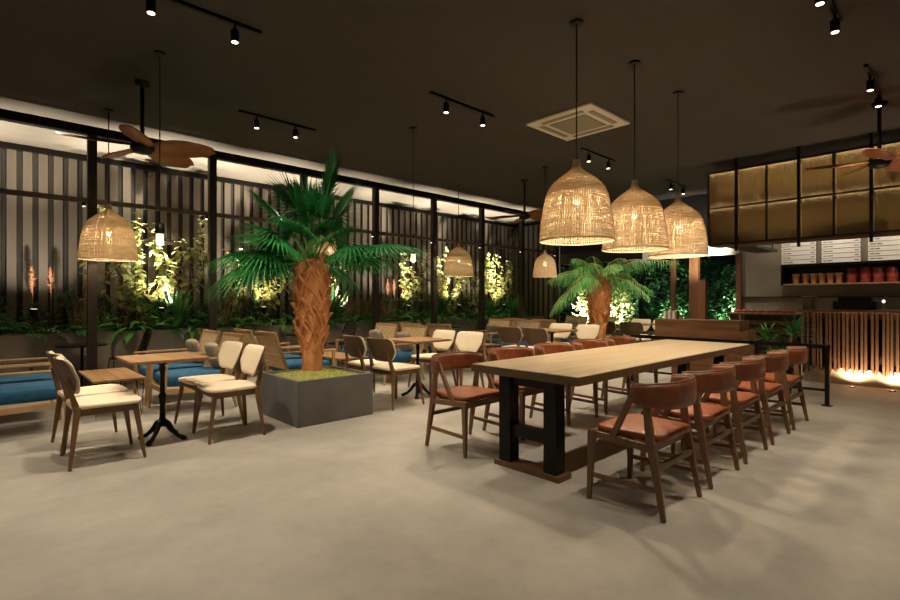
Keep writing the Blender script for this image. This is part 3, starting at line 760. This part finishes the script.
for i, (x, y, l) in enumerate(((3.78, 2.4, 'nearest and largest-looking rattan pendant over the long table'), (4.85, 2.4, 'middle of the three rattan pendants over the long table'), (5.92, 2.4, 'farthest of the three rattan pendants over the long table'), (1.19, 7.6, 'rattan pendant at the left, in front of the leftmost post'), (4.32, 7.55, 'rattan pendant partly behind the big palm crown'), (7.44, 7.62, 'rattan pendant in the middle distance between two terrace posts'))):
    if i == 0: pe.location = (x, y, HC); pe['label'] = l; pe['group'] = PG
    else: dup(pe, (x, y, HC), i*.7, l)
    point('pendant_bulb_light', (x, y, 1.79+.25), 60 if i < 3 else 40, .06)
pe2 = make_pendant(1.70, .68, 1); pe2.location = (7.48, 5.41, HC); pe2['label'] = 'small rattan pendant with a visible bulb, beside the far palm'
point('pendant_bulb_light', (7.48, 5.41, 1.84), 12, .04)
def make_glass():
    t = thing('glass_pendant', 'x', 'pendant lamp'); z = 1.84-HC
    one(lambda m: m.lathe([(.19, 0), (.188, .004), (.12, .03), (.05, .05), (.045, .09)], (0, 0, z), 32, cap=False)).build('lamp_shade', M_glass, t)
    one(lambda m: m.lathe([(.006, .2), (.04, .19), (.045, .1), (.04, .085)], (0, 0, z), 16)).build('lamp_socket', M_black, t)
    one(lambda m: m.lathe([(.005, -.03), (.03, -.015), (.034, .02), (.032, .085)], (0, 0, z), 14)).build('bulb', M_bulb, t)
    one(lambda m: m.tube([(0, 0, z+.19), (0, 0, 0)], .005, 6)).build('cord', M_cord, t)
    one(lambda m: m.lathe([(.06, -.02), (.06, -.004), (.055, 0)], n=20)).build('ceiling_rose', M_black, t)
    return t
gp = make_glass(); gp.location = (1.28, 5.5, HC); gp['label'] = 'clear glass disc pendant with lit bulb above the far left bistro table'; gp['group'] = 'clear glass pendants'
dup(gp, (4.43, 5.45, HC), 0, 'clear glass disc pendant with lit bulb right of the big palm')
for x in (1.28, 4.43): point('pendant_bulb_light', (x, 5.47, 1.77), 10, .04)

# ------------------------------------------------------------------ ceiling fans
def make_fan():
    t = thing('ceiling_fan', 'x', 'ceiling fan')
    one(lambda m: m.tube([(0, 0, 0), (0, 0, -.66)], .022, 10)).build('down_rod', M_black, t)
    one(lambda m: m.lathe([(.04, -.06), (.075, -.04), (.08, 0)], n=20)).build('canopy', M_black, t)
    one(lambda m: m.lathe([(.03, -.80), (.09, -.785), (.12, -.74), (.11, -.69), (.05, -.655)], n=24)).build('motor', M_black, t)
    for k in range(5):
        m = MB(); a0 = 2*PI*k/5; R = Matrix.Rotation(a0, 3, 'Z'); n = 12; vs = []; T = .008
        for i in range(n+1):
            u = i/n; x = .12+.64*u; w = .035+.115*math.sin(PI*min(1, u*.93+.05))**.8
            for sy in (-1, 0, 1):
                z = -.715-.05*sy*w/.15-.02*u+(.012 if sy == 0 else 0)
                vs.append(R@Vector((x, sy*w-.03*u, z)))
        o = len(vs); vs += [v-Vector((0, 0, T)) for v in vs]; fs = []
        for i in range(n):
            for j in range(2): a = 3*i+j; fs += [(a, a+1, a+4, a+3), (o+a, o+a+3, o+a+4, o+a+1)]
            fs += [(3*i, 3*i+3, o+3*i+3, o+3*i), (3*i+2, o+3*i+2, o+3*i+5, 3*i+5)]
        fs += [(0, o, o+1, 1), (1, o+1, o+2, 2), (3*n, 3*n+1, o+3*n+1, o+3*n), (3*n+1, 3*n+2, o+3*n+2, o+3*n+1)]
        m.add(vs, fs, True); m.build('blade', M_fan, t)
    return t
fn = make_fan(); fn.location = (1.31, 6.37, HC); fn.rotation_euler = (0, 0, -.6); fn['label'] = 'ceiling fan with broad wooden blades at the left, before the terrace posts'; fn['group'] = 'wooden ceiling fans'
dup(fn, (7.98, 6.27, HC), .9, 'distant ceiling fan left of the nearest rattan pendant')
dup(fn, (8.03, .83, HC), .75, 'ceiling fan with wooden blades at the right edge before the glass cabinets')

# ------------------------------------------------------------------ track lights, cassette
def head():
    t = thing('track_spotlight', 'x', 'spotlight')
    one(lambda m: m.lathe([(.032, -.1), (.036, -.095), (.036, 0), (.03, .004)], (0, 0, -.05), 16)).build('housing', M_black, t)
    one(lambda m: m.lathe([(.027, -.102), (.027, -.1)], (0, 0, -.05), 14)).build('lens', M_lens, t)
    one(lambda m: m.tube([(0, 0, -.05), (0, 0, 0)], .012, 8)).build('stem', M_black, t)
    return t
hd = head(); fh = True
tn = ['at the top left corner', 'before the big palm crown', 'left of the air conditioner', 'behind the air conditioner', 'farthest, above the far rattan pendant', 'at upper right beside the fan rod', 'at the top right edge of the view']
for i, (x0, x1, y, sx) in enumerate(TRACKS):
    tr = tag(bx(span(x0, x1, y-.018, y+.018, HC-.03, HC)).build('light_track', M_black), 'slim black ceiling track '+tn[i], 'light track', 'black ceiling tracks')
    for j, x in enumerate(sx):
        l = '%s black spotlight on the track %s' % (('left', 'right')[j], tn[i])
        if fh: hd.location = (x, y, HC-.03); hd['label'] = l; hd['group'] = 'black track spotlights'; fh = False
        else: dup(hd, (x, y, HC-.03), 0, l)
t = thing('air_conditioner', 'square beige ceiling air conditioner cassette near the nearest rattan pendant', 'air conditioner', (5.92, 3.74, HC-.002))
m = MB(); s = .5
bx(span(-s, s, -s, s, -.03, 0)).build('panel', M_white, t, bevel=.006)
bx(span(-.27, .27, -.27, .27, -.042, -.028)).build('grille', M_grey, t, bevel=.004)
for k in range(4):
    R = Matrix.Rotation(k*PI/2, 3, 'Z')
    one(lambda m: m.box(R@Vector((0, .38, -.032)), (.62, .07, .012) if k % 2 == 0 else (.07, .62, .012))).build('louvre', M_grey, t, bevel=.003)

# ------------------------------------------------------------------ hanging reeded-glass cabinets
cab = thing('glass_cabinet', 'hanging row of reeded-glass cabinets with thin dark frames over the counter', 'cabinet', (0, 0, 0))
YS = [3.29, 2.83, 2.39, 1.94, 1.5, 1.06, .62, .17, -.28, -.73, -1.18]
X0, X1, Z0, Z1 = 9.44, 9.86, 2.26, 3.52
bx(span(X0, X1, YS[-1], YS[0], Z0-.03, Z0), span(X0, X1, YS[-1], YS[0], Z1, Z1+.03), span(X0, X1, YS[0], YS[0]+.02, Z0, Z1)).build('carcass', M_walnut, cab)
bx(span(X0+.4, X1, YS[-1], YS[0], Z0, Z1)).build('back_panel', M_back, cab)
m = MB()
for y in YS: m.box(*span(X0-.03, X0, y-.015, y+.015, Z0, Z1))
for z in (Z0, (Z0+Z1)/2, Z1): m.box(*span(X0-.032, X0-.002, YS[-1], YS[0], z-.014, z+.014))
m.build('frame', M_post, cab)
bx(span(X0+.02, X1-.02, YS[-1], YS[0], (Z0+Z1)/2-.01, (Z0+Z1)/2+.01)).build('shelf', M_walnut, cab)
for y0, y1 in zip(YS[1:], YS[:-1]):
    for z0, z1 in ((Z0, (Z0+Z1)/2), ((Z0+Z1)/2, Z1)):
        m = MB(); n = int((y1-y0-.03)/.022)
        for i in range(n):
            ya = y0+.015+i*.022; vs = []
            for k in range(4):
                t_ = k/3; vs += [(X0-.004-.006*math.sin(PI*t_), ya+.022*t_, z0+.014), (X0-.004-.006*math.sin(PI*t_), ya+.022*t_, z1-.014)]
            m.add(vs, [(2*k, 2*k+2, 2*k+3, 2*k+1) for k in range(3)], True)
        m.build('glass_pane', M_fluted, cab, recalc=False)
strip = bx(span(X0+.004, X0+.03, YS[-1], YS[0], Z1-.006, Z1-.001)).build('light_strip', mat('led_strip', '#ffd9a0', .5, emit='#ffe2bc', es=13), cab)
strip = bx(span(X0+.002, X0+.018, YS[-1], YS[0], (Z0+Z1)/2-.009, (Z0+Z1)/2-.002)).build('light_strip', MATS['led_strip'], cab)
for i, (y, lab) in enumerate(((2.83, 'leftmost black hanging rod of the glass cabinets'), (1.94, 'second black hanging rod of the glass cabinets'), (1.06, 'third black hanging rod of the glass cabinets, behind the fan'), (.17, 'fourth black hanging rod, beyond the right edge'))):
    tag(bx(span(X0-.075, X0-.035, y-.02, y+.02, Z0-.14, HC)).build('hanging_rod', M_black), lab, 'rod', 'hanging rods of the cabinets')
JG = 'jars and glasses inside the reeded cabinets'
jm = one(lambda m: m.lathe([(.055, 0), (.06, .02), (.06, .16), (.045, .18)], n=14)).build('storage_jar', mat('amber_jar', '#4a3018', .4))
tag(jm, 'blurred storage jar behind the reeded glass, seen as a dim shape', 'jar', JG); r = random.Random(9); fj = True
for y0, y1 in zip(YS[1:8], YS[:7]):
    for z in (Z0+.0, (Z0+Z1)/2+.01):
        for q in range(3):
            if r.random() < .25: continue
            o = jm if fj else jm.copy()
            if not fj: C.objects.link(o)
            o.location = (X0+.15+r.uniform(0, .1), y0+.09+.13*q, z); o.scale = (1, 1, r.uniform(.7, 1.5)); fj = False
# dark bracket under the left end
t = thing('hanging_shelf', 'dark hanging plate shelf on thin rods behind the left cabinets', 'shelf', (0, 0, 0))
bx(span(9.95, 11.6, 2.75, 3.15, 2.24, 2.29)).build('shelf_plate', M_black, t)
for x in (10.3, 11.4): bx(span(x-.012, x+.012, 2.78, 2.80, 2.29, HC)).build('rod', M_black, t)

# ------------------------------------------------------------------ kitchen wall: menu boards, cup shelf
XW = 11.99
MY = [(2.77, 2.18), (2.1, 1.5), (1.4, .78), (.68, .06)]
for k, (ya, yb) in enumerate(MY):
    t = thing('menu_board', ['leftmost', 'second', 'third', 'fourth, cropped'][k]+' white menu board of stacked strips above the cup shelf', 'menu board', (XW, (ya+yb)/2, 1.995), group='white menu boards')
    w_ = ya-yb
    bx(span(-.02, 0, -w_/2, w_/2, 0, 1.1)).build('backing', M_grey, t)
    for i in range(12):
        z = .01+.09*i
        p = bx(span(-.034, -.02, -w_/2+.005, w_/2-.005, z, z+.078)).build('strip', M_board, t)
        q = MB(); rq = random.Random(i*7+k)
        y = w_/2-.03
        for j in range(2):
            L = rq.uniform(.05, .085); q.box(*span(-.036, -.033, y-L, y, z+.03, z+.044)); y -= L+.012
        q.build('lettering', M_ink, p)
        bx(span(-.036, -.033, -w_/2+.03, -w_/2+.09, z+.03, z+.044)).build('price', M_ink, p)
sh = thing('wall_shelf', 'black framed wall shelf under the menu boards with a wooden board', 'shelf', (0, 0, 0))
bx(span(11.62, 11.99, -.6, 2.70, 1.94, 1.98), span(11.62, 11.99, 2.66, 2.70, 1.57, 1.96), span(11.97, 11.99, -.6, 2.66, 1.6, 1.95)).build('frame', M_black, sh)
bx(span(11.62, 11.97, -.6, 2.66, 1.575, 1.6)).build('shelf_board', M_oak, sh)
cup = thing('paper_cup_stack', 'x', 'cup'); one(lambda m: m.lathe([(.048, 0), (.058, .16), (.062, .17)], n=16)).build('cup_body', M_cup, cup); one(lambda m: m.lathe([(.064, .165), (.064, .185), (.05, .195)], n=16)).build('lid', M_white, cup)
can = thing('red_tin', 'x', 'tin'); one(lambda m: m.lathe([(.085, 0), (.085, .27), (.075, .28)], n=18)).build('tin_body', M_red, can); one(lambda m: m.lathe([(.087, .1), (.087, .17)], n=18, cap=False)).build('paper_band', mat('tin_band', '#c9583c', .6), can)
for i, y in enumerate((2.47, 2.31, 2.18, 2.05, 1.92, 1.79)):
    l = ['leftmost', 'second', 'third', 'fourth', 'fifth', 'sixth'][i]+' kraft paper cup from the left on the wall shelf'
    if i == 0: cup.location = (11.74, y, 1.6); cup['label'] = l; cup['group'] = 'kraft cups on the shelf'
    else: dup(cup, (11.74, y, 1.6), 0, l)
for i, y in enumerate((1.6, 1.41, 1.23, 1.04, .85, .66, .47)):
    l = ['leftmost', 'second', 'third', 'fourth', 'fifth', 'sixth', 'seventh'][i]+' red tin from the left on the wall shelf'
    if i == 0: can.location = (11.76, y, 1.6); can['label'] = l; can['group'] = 'red tins on the shelf'
    else: dup(can, (11.76, y, 1.6), 0, l)

# ------------------------------------------------------------------ slatted bar counter
cn = thing('bar_counter', 'bar counter clad in uneven vertical wooden slats, lit from below', 'counter', (0, 0, 0))
bx(span(9.6, 10.3, -4.0, 1.9, 0.0, 1.09)).build('counter_body', mat('counter_recess', '#1a110a', .8), cn)
bx(span(9.36, 10.35, -4.0, 1.95, 1.09, 1.13)).build('worktop', M_counter, cn, bevel=.004)
bx(span(9.52, 9.6, -4.0, 1.9, 0.0, .24)).build('plinth', mat('pale_plinth', '#b8a486', .7), cn)
y = 1.9; r = random.Random(4); k = 0
pat = [(.035, .03)]*8
wid = {1.32: 0, .8: 0}
while y > -.9:
    wide = any(abs(y-c) < .025 for c in (1.32, .48, -.36))
    w_ = .10 if wide else r.choice((.022, .03, .03, .045)); gap = .012 if wide else r.choice((.014, .02, .03, .045))
    zb = .10 if wide else .13+.07*abs(math.sin(k*.55))
    dz = 0 if wide else .06*(1 if k % 2 else -1)
    m = MB(); x0, x1 = 9.42, 9.5 if not wide else 9.46
    vs = [(x0, y, zb+max(0, dz)), (x1, y, zb+max(0, dz)), (x1, y-w_, zb+max(0, -dz)), (x0, y-w_, zb+max(0, -dz)), (x0, y, 1.09), (x1, y, 1.09), (x1, y-w_, 1.09), (x0, y-w_, 1.09)]
    m.add(vs, [(0, 3, 2, 1), (4, 5, 6, 7), (0, 1, 5, 4), (1, 2, 6, 5), (2, 3, 7, 6), (3, 0, 4, 7)]); m.build('slat', M_counter, cn)
    y -= w_+gap; k += 1
bx(span(9.46, 9.6, -1.0, 1.9, 1.0, 1.09)).build('top_batten', M_counter, cn)
for y in (1.3, .86, .45, -.4):
    spot('counter_uplight', (9.34, y-.04, .03), (9.5, y-.04, .9), 50, 150, .9, .02, WARMER)
    q = thing('floor_uplight', {1.3: 'small recessed floor light at the counter foot, left', .86: 'small recessed floor light at the counter foot, middle', .45: 'small recessed floor light at the counter foot, at the right edge', -.4: 'small recessed floor light beyond the right edge'}[y], 'uplight', (9.28, y-.04, 0))
    one(lambda m: m.lathe([(.04, 0), (.04, .012), (.032, .014)], n=16)).build('ring', M_black, q); one(lambda m: m.lathe([(.02, .014), (.02, .016)], n=16)).build('lens', M_lens2, q)
# things on the counter
t = thing('coffee_machine', 'low black machine standing on the bar counter', 'coffee machine', (9.85, 1.3, 1.13))
bx(span(-.15, .15, -.26, .26, 0, .13)).build('machine_body', M_black, t, bevel=.01); bx(span(-.12, .12, -.2, .2, .13, .2)).build('machine_top', M_black, t, bevel=.01)
t = thing('table_lamp', 'tiny steel table lamp with glowing globe on the counter', 'lamp', (9.75, .96, 1.13))
one(lambda m: m.lathe([(.03, 0), (.03, .008), (.006, .012), (.006, .10)], n=12)).build('stand', M_steel, t)
one(lambda m: m.sup((0, 0, .13), (.02, .02, .024), 1, 1, 14, 8)).build('globe', mat('dim_globe', '#fff0d8', .5, emit='#fff0d8', es=2), t)
t = thing('steel_cabinet', 'small steel box standing at the left end of the counter', 'steel box', (9.75, 1.86, 1.13))
bx(span(-.12, .12, -.06, .08, 0, .2)).build('box_body', M_rail, t, bevel=.004); bx(span(-.13, .13, -.07, .09, .2, .215)).build('lid', M_steel, t)
# pastry shelf to the left of the counter
t = thing('pastry_stand', 'wooden display stand with slatted front left of the bar counter', 'display stand', (10.0, 2.55, 0))
bx(span(-.2, .25, -.5, .55, 1.03, 1.06)).build('top_board', M_oak, t, bevel=.003)
m = MB()
for i in range(6): m.box(*span(-.15, -.12, -.48, .3, .2+.13*i, .27+.13*i))
m.build('slatted_front', M_walnut, t); bx(span(-.12, .2, -.48, .3, 0, 1.03)).build('stand_body', M_sheetd, t)
bx(span(-.15, .2, .48, .52, 0, 1.03)).build('support', M_walnut, t)
pm = one(lambda m: m.sup((0, 0, .0), (.035, .055, .025), .9, .9, 12, 6)).build('pastry', M_pastry); r = random.Random(2); fp = True
for i in range(16):
    o = pm if fp else pm.copy()
    if not fp: C.objects.link(o)
    fp = False
    o.location = (9.87+.1*(i % 2), 2.12+.058*i, 1.085); o.rotation_euler = (0, 0, r.uniform(-.5, .5))
    tag(o, 'small orange-brown pastry in the row on the display stand', 'pastry', 'pastries on the display stand')

# ------------------------------------------------------------------ sideboard, railing, potted plant
t = thing('sideboard', 'tall plain wooden sideboard beyond the end of the long table', 'sideboard', (0, 0, 0))
bx(span(8.1, 8.55, 2.4, 3.66, .62, .97)).build('upper_box', M_boxw, t, bevel=.004)
bx(span(8.12, 8.55, 2.3, 3.4, 0, .62)).build('lower_box', M_boxw, t, bevel=.004)
bx(span(8.1, 8.55, 2.3, 2.4, .62, .82)).build('side_shelf', M_boxw, t, bevel=.004)
for i in range(6):
    o = tag(bx(span(-.06, .06, -.014, .014, 0, .13)).build('menu_booklet', M_board if i % 2 == 0 else M_grey), ['first', 'second', 'third', 'fourth', 'fifth', 'sixth'][i]+' upright booklet from the left on the sideboard end', 'booklet', 'booklets on the sideboard')
    o.location = (8.3, 3.56-.036*i, .97)
t = thing('metal_railing', 'black metal railing behind the far end of the long table', 'railing', (7.45, 0, 0))
bx(span(-.025, .025, 1.22, 3.75, .69, .74)).build('top_rail', M_black, t)
bx(span(-.015, .015, 1.25, 3.72, .17, .2)).build('lower_rail', M_black, t)
for y in (1.25, 2.0, 2.9, 3.72):
    p = bx(span(-.022, .022, y-.022, y+.022, 0, .69)).build('post', M_black, t); bx(span(-.05, .05, y-.05, y+.05, 0, .01)).build('base_plate', M_black, p)
t = thing('potted_plant', 'spiky green potted plant in black pot behind the railing', 'potted plant', (8.0, 1.86, 0))
one(lambda m: m.lathe([(.12, 0), (.15, .3), (.16, .32), (.14, .32), (.13, .28)], n=24)).build('pot', M_black, t)
one(lambda m: m.lathe([(.13, .285), (.13, .29)], n=20)).build('soil', M_soil, t)
m = MB(); sm = MB(); r = random.Random(8)
for (sx, sy, h) in ((.02, .16, .74), (0, -.14, .82), (.08, 0, .55), (-.08, .02, .5)):
    sm.tube([(sx*.3, sy*.3, .28), (sx, sy, h)], .012, 6)
    for i in range(38):
        a = r.uniform(0, 2*PI); el = r.uniform(.0, 1.3); m.blade((sx, sy, h+r.uniform(-.08, .03)), (math.cos(a)*math.cos(el), math.sin(a)*math.cos(el), math.sin(el)), r.uniform(.28, .48), .03, .35, 5)
m.build('leaves', mat('dracaena_leaf', '#4c8a3c', .45, col2='#2c6228', scale=8, trans=.2), t, recalc=False); sm.build('stem', M_trunk, t)

# ------------------------------------------------------------------ garden beyond the opening
r = random.Random(12)
gl = ['glowing pale bush left of the far palm trunk, beyond the opening', 'glowing bush right behind the far palm trunk', 'low dark bush beyond the slim black post', 'round bright green bush between the opening posts', 'green bush left of the wide brown post', 'leafy shrub right of the wide brown post', 'tall leafy shrub against the kitchen wall edge', 'second tall shrub near the brown door jamb']
gs = [(13.5, 8.1, .5, 1.9, M_leafl), (13.5, 7.2, .5, 1.8, M_leafl), (13.6, 6.5, .4, 1.2, M_leafd), (13.5, 5.5, .5, 1.6, M_leafm), (13.6, 5.1, .4, 1.3, M_leafd), (13.6, 4.55, .45, 1.7, M_leafd), (13.5, 4.15, .5, 2.1, M_leafm), (13.7, 3.6, .5, 2.2, M_leafm)]
for i, (x, y, R_, H_, mt) in enumerate(gs):
    plant_one('garden_shrub', gl[i], 'shrub', bush_mesh(200+i, R_, H_, 620, .09), mt, loc=(x, y, 0))
for i in range(7):
    plant_one('garden_shrub', ['dark hedge bush at the far back of the garden behind the left glowing bush', 'dark hedge bush far back behind the palm trunk', 'dark hedge bush far back behind the slim black post', 'dark hedge bush far back between the posts', 'dark hedge bush far back by the wide brown post', 'dark hedge bush far back right of the wide brown post', 'dark hedge bush far back near the door jamb'][i], 'shrub', bush_mesh(300+i, .9, 2.4, 700, .13), M_leafd, loc=(15.2, 10.2-1.0*i, 0))
for (x, y, k) in ((13.2, 8.3, 1.9), (13.2, 7.3, 1.5), (13.2, 5.6, .28), (13.2, 4.2, .3)):
    spot('garden_ground_light', (x-.0, y, .5), (x+.6, y, 1.8), 1300*k, 120, .8, .04, (1, .95, .75))
# added spot with no fixture, brightens the garden opening's white fascia
spot('fascia_fill_light', (11.3, 4.0, 1.95), (11.95, 4.4, 2.42), 170, 110, .8, .05, (1, .93, .8))
# added spots without fixtures, brighten the menu boards and kitchen wall
for y in (2.5, 1.3, .1):
    spot('menu_wall_fill_light', (11.2, y, 3.5), (11.95, y, 2.2), 75, 100, .8, .04, (1, .88, .7))
